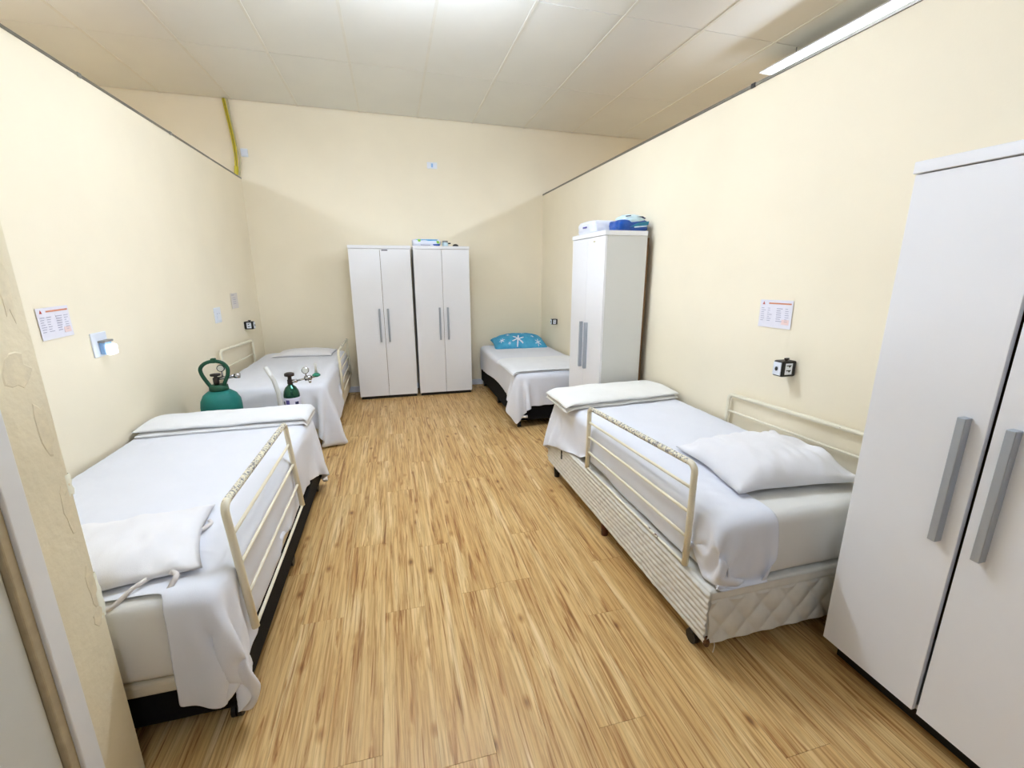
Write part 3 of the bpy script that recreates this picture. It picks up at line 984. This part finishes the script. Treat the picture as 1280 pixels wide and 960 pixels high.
# printed snowflakes laid on the pillow surface
def on_pillow(u, v, n=44, T=0.145, w_=0.74, d_=0.40, sq=0.15):
    ex = 1 - 0.07 * (1 - v * v) * abs(u); ey = 1 - 0.09 * (1 - u * u) * abs(v)
    x = u * w_ / 2 * ex; y = v * d_ / 2 * ey
    t = T * ((1 - abs(u) ** 2.6) * (1 - abs(v) ** 2.6)) ** 0.55
    wob = 0.010 * (nz(x + 6, y, 0, 8) + 0.7 * nz(x * 2.2 + 6, y * 0.9, 1, 10)) * (0.4 + abs(u * v) + 0.4 * max(abs(u), abs(v)))
    edge = min(1, (1 - max(abs(u), abs(v))) * 8)
    return Vector((x, y, t + wob * edge + 0.010 * nz(x + 18, y, 5, 5) * (1 - edge) + T * sq + 0.0025))
def snow(u, v, r, arms=6, rot=0.3):
    bm = bmesh.new()
    for k in range(arms):
        a = rot + 2 * math.pi * k / arms
        ru, rv = r / 0.37, r / 0.20
        prevp = None
        m = 6
        L = []
        for q in range(m + 1):
            f = q / m
            wd = 0.0075 * (r / 0.07) * (1.0 if f < 0.55 else 1.35 - 1.3 * (f - 0.55))
            c = (math.cos(a) * f, math.sin(a) * f)
            nrm = (-math.sin(a) * wd / r, math.cos(a) * wd / r)
            p1 = (u + (c[0] + nrm[0]) * ru, v + (c[1] + nrm[1]) * rv)
            p2 = (u + (c[0] - nrm[0]) * ru, v + (c[1] - nrm[1]) * rv)
            cl = lambda p: (max(-0.97, min(0.97, p[0])), max(-0.97, min(0.97, p[1])))
            L.append((bm.verts.new(on_pillow(*cl(p1))), bm.verts.new(on_pillow(*cl(p2)))))
        for A, Bq in zip(L, L[1:]):
            bm.faces.new((A[0], A[1], Bq[1], Bq[0]))
    return obj('snowflake_print', bm, 'pack_white', pb, True)
snow(-0.12, -0.55, 0.085); snow(-0.72, -0.45, 0.042, rot=0.1); snow(0.45, -0.25, 0.028); snow(0.62, -0.72, 0.045, rot=0.5); snow(0.1, 0.3, 0.04); snow(-0.45, -0.80, 0.02); snow(-0.45, 0.1, 0.03)

# ------------------------------------------------------------------ oxygen cylinders between the left beds
gx, gy = -1.283, 3.62
t = thing('oxygen_bag', 'teal fabric bag with green strap handle holding a gas cylinder, behind folded blanket', 'cylinder bag', (gx, gy, 0))
bm = lathe(bmesh.new(), [(0.120, 0.0), (0.132, 0.02), (0.135, 0.30), (0.134, 0.58), (0.128, 0.625), (0.108, 0.665), (0.078, 0.69), (0.058, 0.70)], sides=36)
for v in bm.verts:
    d = 0.004 * nz(v.co.x, v.co.y, v.co.z, 14)
    v.co.x *= 1 + d * 6; v.co.y *= 1 + d * 6
obj('bag', bm, 'bag_teal', t, True)
obj('collar', lathe(bmesh.new(), [(0.060, 0.695), (0.064, 0.70), (0.060, 0.735), (0.052, 0.738)], sides=24), 'bag_green', t, True)
pth = [(-0.035, -0.02, 0.715), (-0.062, -0.02, 0.765), (-0.088, -0.02, 0.825), (-0.090, -0.02, 0.870), (-0.055, -0.02, 0.905), (0.0, -0.02, 0.918), (0.052, -0.02, 0.905), (0.082, -0.02, 0.865), (0.078, -0.02, 0.815), (0.055, -0.02, 0.765), (0.034, -0.02, 0.715)]
obj('strap_handle', tube(bmesh.new(), smooth_path(pth, 4), 0.013, 10, flat=1.0), 'bag_green', t, True)
obj('strap_loop', B(-0.016, 0.016, -0.036, -0.004, 0.905, 0.940, 0.006), 'bag_green', t)
vm = bmesh.new()
lathe(vm, [(0.02, 0.735), (0.02, 0.79), (0.012, 0.795), (0.012, 0.805), (0.034, 0.807), (0.034, 0.820), (0.01, 0.822)], (-0.01, 0.0, 0), 16)
obj('valve', vm, 'valve_dark', t, True)
vm = bmesh.new()
tube(vm, [(0.0, 0, 0.785), (0.06, 0, 0.79), (0.135, 0.0, 0.80)], 0.012, 12)
tube(vm, [(0.115, 0, 0.80), (0.15, 0, 0.80)], 0.02, 14)
rg = obj('regulator', vm, 'chrome', t, True)
vm = tube(bmesh.new(), [(0.035, -0.012, 0.862), (0.035, 0.012, 0.862)], 0.026, 20)
tube(vm, [(0.035, 0, 0.80), (0.035, 0, 0.842)], 0.006, 8)
obj('gauge', vm, 'chrome', rg, True)
obj('gauge_dial', tube(bmesh.new(), [(0.035, -0.0135, 0.862), (0.035, -0.012, 0.862)], 0.021, 20), 'gauge_face', rg)

sx_, sy_ = -0.80, 3.62
t = thing('oxygen_cylinder', 'slim green metal oxygen cylinder with gauge and flow meter between the left beds', 'gas cylinder', (sx_, sy_, 0))
obj('body', lathe(bmesh.new(), [(0.052, 0.0), (0.058, 0.01), (0.058, 0.63), (0.052, 0.66), (0.038, 0.688), (0.022, 0.702), (0.018, 0.71)], sides=28), 'tank_green', t, True)
lab = obj('label_wrap', lathe(bmesh.new(), [(0.0583, 0.47), (0.0590, 0.471), (0.0590, 0.612), (0.0583, 0.613)], sides=28), 'tank_label', t, True)
def patch(a0, a1, z0, z1, r=0.0594):
    bm = bmesh.new()
    L = []
    for k in range(7):
        a = a0 + (a1 - a0) * k / 6
        L.append((bm.verts.new((r * math.cos(a), r * math.sin(a), z0)), bm.verts.new((r * math.cos(a), r * math.sin(a), z1))))
    for p, q in zip(L, L[1:]):
        bm.faces.new((p[0], q[0], q[1], p[1]))
    return bm
RD = math.radians
obj('label_print', patch(RD(235), RD(262), 0.565, 0.598), 'print_purple', lab)
obj('label_print', patch(RD(200), RD(225), 0.560, 0.585), 'print_navy', lab)
obj('label_print', patch(RD(300), RD(328), 0.560, 0.582), 'print_navy', lab)
vm = lathe(bmesh.new(), [(0.016, 0.71), (0.020, 0.715), (0.019, 0.745), (0.014, 0.75), (0.014, 0.772), (0.034, 0.776), (0.036, 0.785), (0.034, 0.796), (0.02, 0.802)], sides=20)
obj('valve_knob', vm, 'valve_dark', t, True)
vm = bmesh.new()
tube(vm, [(0.01, 0, 0.732), (0.05, 0, 0.735)], 0.014, 12)
tube(vm, [(0.045, 0, 0.735), (0.125, -0.005, 0.752)], 0.007, 10)
tube(vm, [(0.108, -0.005, 0.75), (0.155, -0.005, 0.757)], 0.019, 14)
tube(vm, [(0.140, -0.005, 0.738), (0.146, -0.030, 0.726)], 0.010, 10)
rg = obj('regulator', vm, 'chrome', t, True)
vm = tube(bmesh.new(), [(0.118, -0.020, 0.815), (0.118, 0.004, 0.815)], 0.026, 22)
tube(vm, [(0.118, -0.006, 0.765), (0.118, -0.006, 0.795)], 0.006, 8)
obj('gauge', vm, 'chrome', rg, True)
obj('gauge_dial', tube(bmesh.new(), [(0.118, -0.0215, 0.815), (0.118, -0.020, 0.815)], 0.021, 22), 'gauge_face', rg)
vm = lathe(bmesh.new(), [(0.012, 0.758), (0.030, 0.768), (0.030, 0.776), (0.012, 0.790)], (0.192, -0.005, 0), 16)
mt = obj('flow_meter', vm, 'meter_green', t, True)
obj('meter_tube', lathe(bmesh.new(), [(0.010, 0.785), (0.010, 0.862), (0.006, 0.866)], (0.192, -0.005, 0), 14), 'hose_white', mt, True)
obj('meter_link', tube(bmesh.new(), [(0.15, -0.005, 0.757), (0.185, -0.005, 0.766)], 0.010, 10), 'chrome', mt, True)
# pale plastic tube leaning beside it
hz = obj('plastic_tube', tube(bmesh.new(), [(-0.945, 3.58, 0.862), (-0.900, 3.575, 0.76), (-0.878, 3.57, 0.66), (-0.872, 3.56, 0.45), (-0.872, 3.55, 0.005)], 0.0165, 14), 'hose_white', None, True)
tag(hz, 'pale plastic tube standing beside the slim oxygen cylinder', 'tube')

# ------------------------------------------------------------------ things on the walls
def on_wall(side, y, z):
    """local frame: X along the wall to the viewer's right, Y up, Z out of the wall"""
    if side == 'L':
        return Matrix(((0, 0, 1, XL), (1, 0, 0, y), (0, 1, 0, z), (0, 0, 0, 1)))
    if side == 'R':
        return Matrix(((0, 0, -1, XR), (-1, 0, 0, y), (0, 1, 0, z), (0, 0, 0, 1)))
    return Matrix(((1, 0, 0, y), (0, 0, -1, YB), (0, 1, 0, z), (0, 0, 0, 1)))

def wall_thing(name, label, cat, side, y, z, rot=0.0, group=None):
    t = thing(name, label, cat, (0, 0, 0), group)
    t.matrix_world = on_wall(side, y, z) @ Matrix.Rotation(rot, 4, 'Z')
    return t

def notice(label, side, y, z, w_, h_, rot, printed=True):
    t = wall_thing('paper_notice', label, 'notice', side, y, z, rot, 'paper notices taped to the walls')
    bm = bmesh.new()
    n = 10
    rows = []
    for k in range(n + 1):
        x = -w_ / 2 + w_ * k / n
        rows.append([bm.verts.new((x, yy, 0.0045 + 0.001 * (2 * k / n - 1) ** 2 * (1 if yy < 0 else 0.5))) for yy in (-h_ / 2, 0, h_ / 2)])
    for a, b_ in zip(rows, rows[1:]):
        for q in range(2):
            bm.faces.new((a[q], b_[q], b_[q + 1], a[q + 1]))
    o = obj('sheet', bm, 'paper' if printed else 'paper_plain', t, False)
    s = o.modifiers.new('t', 'SOLIDIFY'); s.thickness = 0.0008; s.offset = -1
    Z = 0.0058
    def strip(nm, x0, x1, y0, y1, mt):
        obj(nm, B(x0 * w_, x1 * w_, y0 * h_, y1 * h_, Z, Z + 0.0006), mt, t)
    if printed:
        strip('header_bar', -0.22, 0.46, 0.355, 0.405, 'print_orange')
        bm = bmesh.new()
        v = [bm.verts.new(p) for p in ((-0.42 * w_, 0.33 * h_, Z + 0.0005), (-0.34 * w_, 0.33 * h_, Z + 0.0005), (-0.38 * w_, 0.45 * h_, Z + 0.0005))]
        bm.faces.new(v)
        obj('logo', bm, 'print_red', t)
        bm = bmesh.new()
        rr = random.Random(int(y * 100))
        for r in range(7):
            yy = 0.2 - r * 0.075
            box(bm, -0.44 * w_, (-0.44 + rr.uniform(0.08, 0.15)) * w_, (yy - 0.009) * h_, (yy + 0.009) * h_, Z, Z + 0.0006)
            box(bm, -0.24 * w_, (-0.24 + rr.uniform(0.05, 0.16)) * w_, (yy - 0.009) * h_, (yy + 0.009) * h_, Z, Z + 0.0006)
            box(bm, 0.04 * w_, (0.04 + rr.uniform(0.12, 0.20)) * w_, (yy - 0.011) * h_, (yy + 0.011) * h_, Z, Z + 0.0006)
            box(bm, 0.30 * w_, (0.30 + rr.uniform(0.06, 0.14)) * w_, (yy - 0.009) * h_, (yy + 0.009) * h_, Z, Z + 0.0006)
        obj('printed_lines', bm, 'print_grey', t)['kind'] = 'stuff'
        strip('pink_box', 0.22, 0.44, -0.36, -0.18, 'print_pink')
    else:
        bm = bmesh.new()
        box(bm, -0.38 * w_, 0.02 * w_, 0.36 * h_, 0.40 * h_, Z, Z + 0.0006)
        for yy in (0.2, 0.08, -0.06, -0.18):
            box(bm, -0.30 * w_, 0.18 * w_, (yy - 0.012) * h_, (yy + 0.012) * h_, Z, Z + 0.0006)
        obj('printed_lines', bm, 'print_grey', t)['kind'] = 'stuff'
    return t
notice('printed notice with orange header on the left wall beside the night light', 'L', 2.632, 1.305, 0.215, 0.148, RD(1.0))
notice('printed notice with orange header above the black switch box on the right wall', 'R', 2.01, 1.310, 0.218, 0.150, RD(1.0))
notice('small plain paper notice on the left wall near the back corner', 'L', 5.215, 1.262, 0.20, 0.155, 0, False)

# plug-in night light
t = wall_thing('night_light', 'glowing plug-in night light in a white wall socket on the left wall', 'night light', 'L', 2.925, 1.155)
obj('socket_plate', B(-0.068, 0.068, -0.066, 0.066, 0, 0.008, 0.004), 'plastic_white', t)
obj('plug_body', B(-0.020, 0.052, -0.055, 0.012, 0.008, 0.034, 0.006), 'plastic_blue', t)
obj('plug_top', B(-0.026, 0.058, 0.010, 0.022, 0.006, 0.042, 0.004), 'aluminium', t)
bm = bmesh.new()
box(bm, -0.018, 0.050, -0.060, -0.002, 0.030, 0.062, 0.012, 3)
obj('glowing_lens', bm, 'night_glow', t, True)

t = wall_thing('wall_socket', 'white socket plate on the left wall below the plain notice', 'socket', 'L', 4.695, 1.16)
obj('plate', B(-0.075, 0.075, -0.070, 0.070, 0, 0.009, 0.004), 'plastic_white', t)
obj('insert', B(-0.045, 0.045, -0.05, 0.012, 0.009, 0.016, 0.003), 'plastic_white', t)
for q in (-0.022, 0.03):
    obj('socket_hole', lathe(bmesh.new(), [(0.006, 0), (0.006, 0.0006)], (q, 0.014, 0.0093), 10), 'print_grey', t)

def switch_box(label, side, y, z, s=1.0, knob=True):
    t = wall_thing('switch_box', label, 'switch box', side, y, z, 0, 'black surface-mounted switch boxes')
    t.scale = (0.68 * s, s, 1.6 * s)
    b_ = obj('body', B(-0.042, 0.042, -0.042, 0.042, 0, 0.058, 0.008, 3), 'plastic_black', t, True)
    f = obj('front_plate', B(-0.036, 0.036, -0.034, 0.034, 0.057, 0.0605, 0.002), 'plastic_white', t)
    obj('front_button', lathe(bmesh.new(), [(0.011, 0.0600), (0.011, 0.0630), (0.008, 0.0636)], (0, 0, 0), 18), 'plastic_black', f)
    for k in (-1, 1):
        q = obj('side_plate', B(min(k * 0.0415, k * 0.0435), max(k * 0.0415, k * 0.0435), -0.030, 0.030, 0.016, 0.044, 0.0006, 1), 'plastic_white', t)
        for yy in (0.013, -0.013):
            bm = bmesh.new()
            x_ = k * 0.0439
            bm.faces.new([bm.verts.new(p) for p in ((x_, yy + 0.007, 0.020), (x_, yy + 0.007, 0.040), (x_, yy + 0.002, 0.040), (x_, yy + 0.002, 0.032), (x_, yy - 0.007, 0.028))])
            obj('socket_mark', bm, 'plastic_black', q)
    if knob:
        obj('knob', lathe(bmesh.new(), [(0.006, 0), (0.006, 0.006), (0.010, 0.007), (0.010, 0.014)], (0, 0, 0), 12), 'valve_dark', t).matrix_local = Matrix.Translation((0.012, 0.041, 0.03)) @ Matrix.Rotation(-math.pi / 2, 4, 'X')
    return t
switch_box('black switch box on the right wall above the bed rail', 'R', 1.86, 1.040)
switch_box('black switch box on the left wall in the far corner', 'L', 5.44, 0.985)
switch_box('black switch box on the right wall beside the far wardrobe', 'R', 5.42, 0.925, 0.85, False)

t = wall_thing('wall_outlet', 'small white outlet high on the back wall in the middle', 'outlet', 'B', 0.575, 2.83)
obj('plate', B(-0.062, 0.062, -0.036, 0.036, 0, 0.008, 0.003), 'plastic_white', t)
obj('insert', B(-0.012, 0.012, -0.022, 0.022, 0.008, 0.012, 0.002), 'plastic_blue', t)
t = wall_thing('wall_outlet', 'small white junction box high on the back wall beside the yellow conduit', 'outlet', 'B', -1.508, 2.85)
obj('plate', B(-0.035, 0.035, -0.042, 0.042, 0, 0.02, 0.004), 'plastic_white', t)
obj('insert', B(-0.02, 0.02, -0.025, 0.025, 0.02, 0.023, 0.002), 'plastic_white', t)

t = thing('cable_conduit', 'yellow cable conduit hanging from the ceiling to the left partition top', 'conduit', (-1.62, 6.02, 2.605))
def cpath(pts):
    return smooth_path([(x + 1.62, 0.0 + dy, z - 2.605) for x, dy, z in pts], 6)
obj('conduit', tube(bmesh.new(), cpath([(-1.635, 0, 3.372), (-1.618, 0, 3.20), (-1.598, 0, 3.0), (-1.590, 0, 2.85), (-1.595, 0, 2.75), (-1.612, 0, 2.607)]), 0.016, 10), 'conduit_yellow', t, True)
obj('conduit', tube(bmesh.new(), cpath([(-1.600, 0.012, 3.372), (-1.596, 0.012, 3.22), (-1.578, 0.014, 3.02), (-1.560, 0.015, 2.85), (-1.556, 0.015, 2.75), (-1.585, 0.010, 2.607)]), 0.009, 8), 'label_tan', t, True)
obj('cable', tube(bmesh.new(), cpath([(-1.630, -0.016, 3.372), (-1.612, -0.017, 3.18), (-1.594, -0.017, 3.0), (-1.588, -0.017, 2.85), (-1.594, -0.017, 2.70), (-1.612, -0.014, 2.61)]), 0.005, 8), 'conduit_dark', t, True)
obj('conduit_sleeve', tube(bmesh.new(), cpath([(-1.600, -0.002, 2.70), (-1.606, -0.002, 2.65), (-1.616, -0.002, 2.607)]), 0.021, 10), 'conduit_yellow', t, True)

# ------------------------------------------------------------------ packages on the wardrobes
def soft_pack(name, mat, w_, d_, h_, seed, par, loc=(0, 0, 0)):
    bm = bmesh.new()
    n = 14
    verts = {}
    bmesh.ops.create_cube(bm, size=2.0)
    bmesh.ops.subdivide_edges(bm, edges=bm.edges[:], cuts=9, use_grid_fill=True)
    for v in bm.verts:
        x, y, z = v.co
        q = (abs(x) ** 6 + abs(y) ** 6 + abs(z) ** 6) ** (1 / 6)
        x, y, z = x / q, y / q, z / q
        d = 1 + 0.05 * nz(x + seed, y, z, 2.2) + 0.025 * nz(x, y + seed, z, 6)
        zz = z * d if z > -0.5 else z
        v.co = (x * d * w_ / 2, y * d * d_ / 2, (zz + 1) * h_ / 2)
    zmin = min(v.co.z for v in bm.verts)
    for v in bm.verts:
        v.co.z -= zmin
    return obj(name, bm, mat, par, True, loc)

def pack_face(par, pts, y, mat, name='printed_patch'):
    bm = bmesh.new()
    vs = [bm.verts.new((x, y, z)) for x, z in pts]
    vb = [bm.verts.new((x, y + 0.006, z)) for x, z in pts]
    bm.faces.new(vs)
    m = len(pts)
    for k in range(m):
        bm.faces.new((vs[k], vs[(k + 1) % m], vb[(k + 1) % m], vb[k]))
    return obj(name, bm, mat, par)

t = thing('hygiene_pack', 'white plastic pack with green and blue print on the back wardrobe', 'package', (0.44, 5.80, 1.85))
soft_pack('wrapper', 'pack_white', 0.34, 0.20, 0.088, 3, t)
pack_face(t, [(-0.135, 0.078), (0.135, 0.080), (0.12, 0.068), (0.02, 0.064), (-0.02, 0.072), (-0.10, 0.066)], -0.102, 'pack_sky')
pack_face(t, [(-0.11, 0.079), (-0.07, 0.081), (-0.075, 0.054), (-0.10, 0.052)], -0.104, 'pack_green')
pack_face(t, [(0.115, 0.066), (0.15, 0.062), (0.15, 0.034), (0.12, 0.036)], -0.103, 'pack_green')
pack_face(t, [(0.07, 0.026), (0.155, 0.028), (0.155, 0.008), (0.08, 0.010)], -0.104, 'pack_blue')
pack_face(t, [(-0.075, 0.020), (0.04, 0.018), (0.04, 0.010), (-0.075, 0.012)], -0.104, 'print_grey')
t = thing('small_jar', 'small clear grey jar beside the pack on the back wardrobe', 'jar', (0.672, 5.80, 1.85))
obj('body', lathe(bmesh.new(), [(0.034, 0.0), (0.038, 0.008), (0.038, 0.045), (0.03, 0.056)], sides=20), 'pack_pale', t, True)
obj('lid', lathe(bmesh.new(), [(0.032, 0.056), (0.033, 0.058), (0.033, 0.072), (0.028, 0.074)], sides=20), 'aluminium', t, True)
obj('side_tab', B(0.036, 0.068, -0.012, 0.012, 0.036, 0.05, 0.003), 'kick_black', t)
bd = obj('black_cap', lathe(bmesh.new(), [(0.040, 0.0), (0.040, 0.006), (0.034, 0.024), (0.018, 0.034), (0.004, 0.037)], (0, 0, 0), 22), 'plastic_black', None, True, (0.80, 5.80, 1.85))
tag(bd, 'small black domed cap lying on the right end of the back wardrobe', 'cap')

t = thing('hygiene_pack', 'plain white plastic pack on the wardrobe between the right beds', 'package', (1.735, 3.70, 1.848))
soft_pack('wrapper', 'pack_white', 0.24, 0.34, 0.108, 6, t)
obj('printed_patch', B(-0.126, -0.119, -0.05, 0.02, 0.05, 0.062), 'print_purple', t)
t = thing('hygiene_pack', 'blue and pale plastic pack at the front of the wardrobe between the right beds', 'package', (1.855, 3.385, 1.848))
soft_pack('wrapper', 'pack_blue', 0.265, 0.19, 0.088, 9, t)
pk = t
def top_pale():
    bm = bmesh.new()
    bmesh.ops.create_uvsphere(bm, u_segments=20, v_segments=10, radius=1)
    for v in bm.verts:
        d = 1 + 0.10 * nz(v.co.x, v.co.y, v.co.z, 3)
        v.co = (v.co.x * 0.120 * d + 0.010, v.co.y * 0.097 * d - 0.006, 0.084 + v.co.z * 0.048 * d)
    return bm
obj('clear_top', top_pale(), 'pack_pale', pk, True)
pack_face(pk, [(-0.04, 0.030), (0.12, 0.048), (0.125, 0.075), (0.03, 0.062)], -0.0985, 'pack_teal')
pack_face(pk, [(0.0, 0.026), (0.11, 0.036), (0.11, 0.044), (0.0, 0.034)], -0.1005, 'pack_pale')
pack_face(pk, [(0.02, 0.108), (0.07, 0.112), (0.10, 0.098), (0.09, 0.092), (0.06, 0.104)], -0.0925, 'print_navy')
pack_face(pk, [(-0.075, 0.112), (-0.03, 0.118), (-0.03, 0.112), (-0.07, 0.106)], -0.0900, 'print_navy')
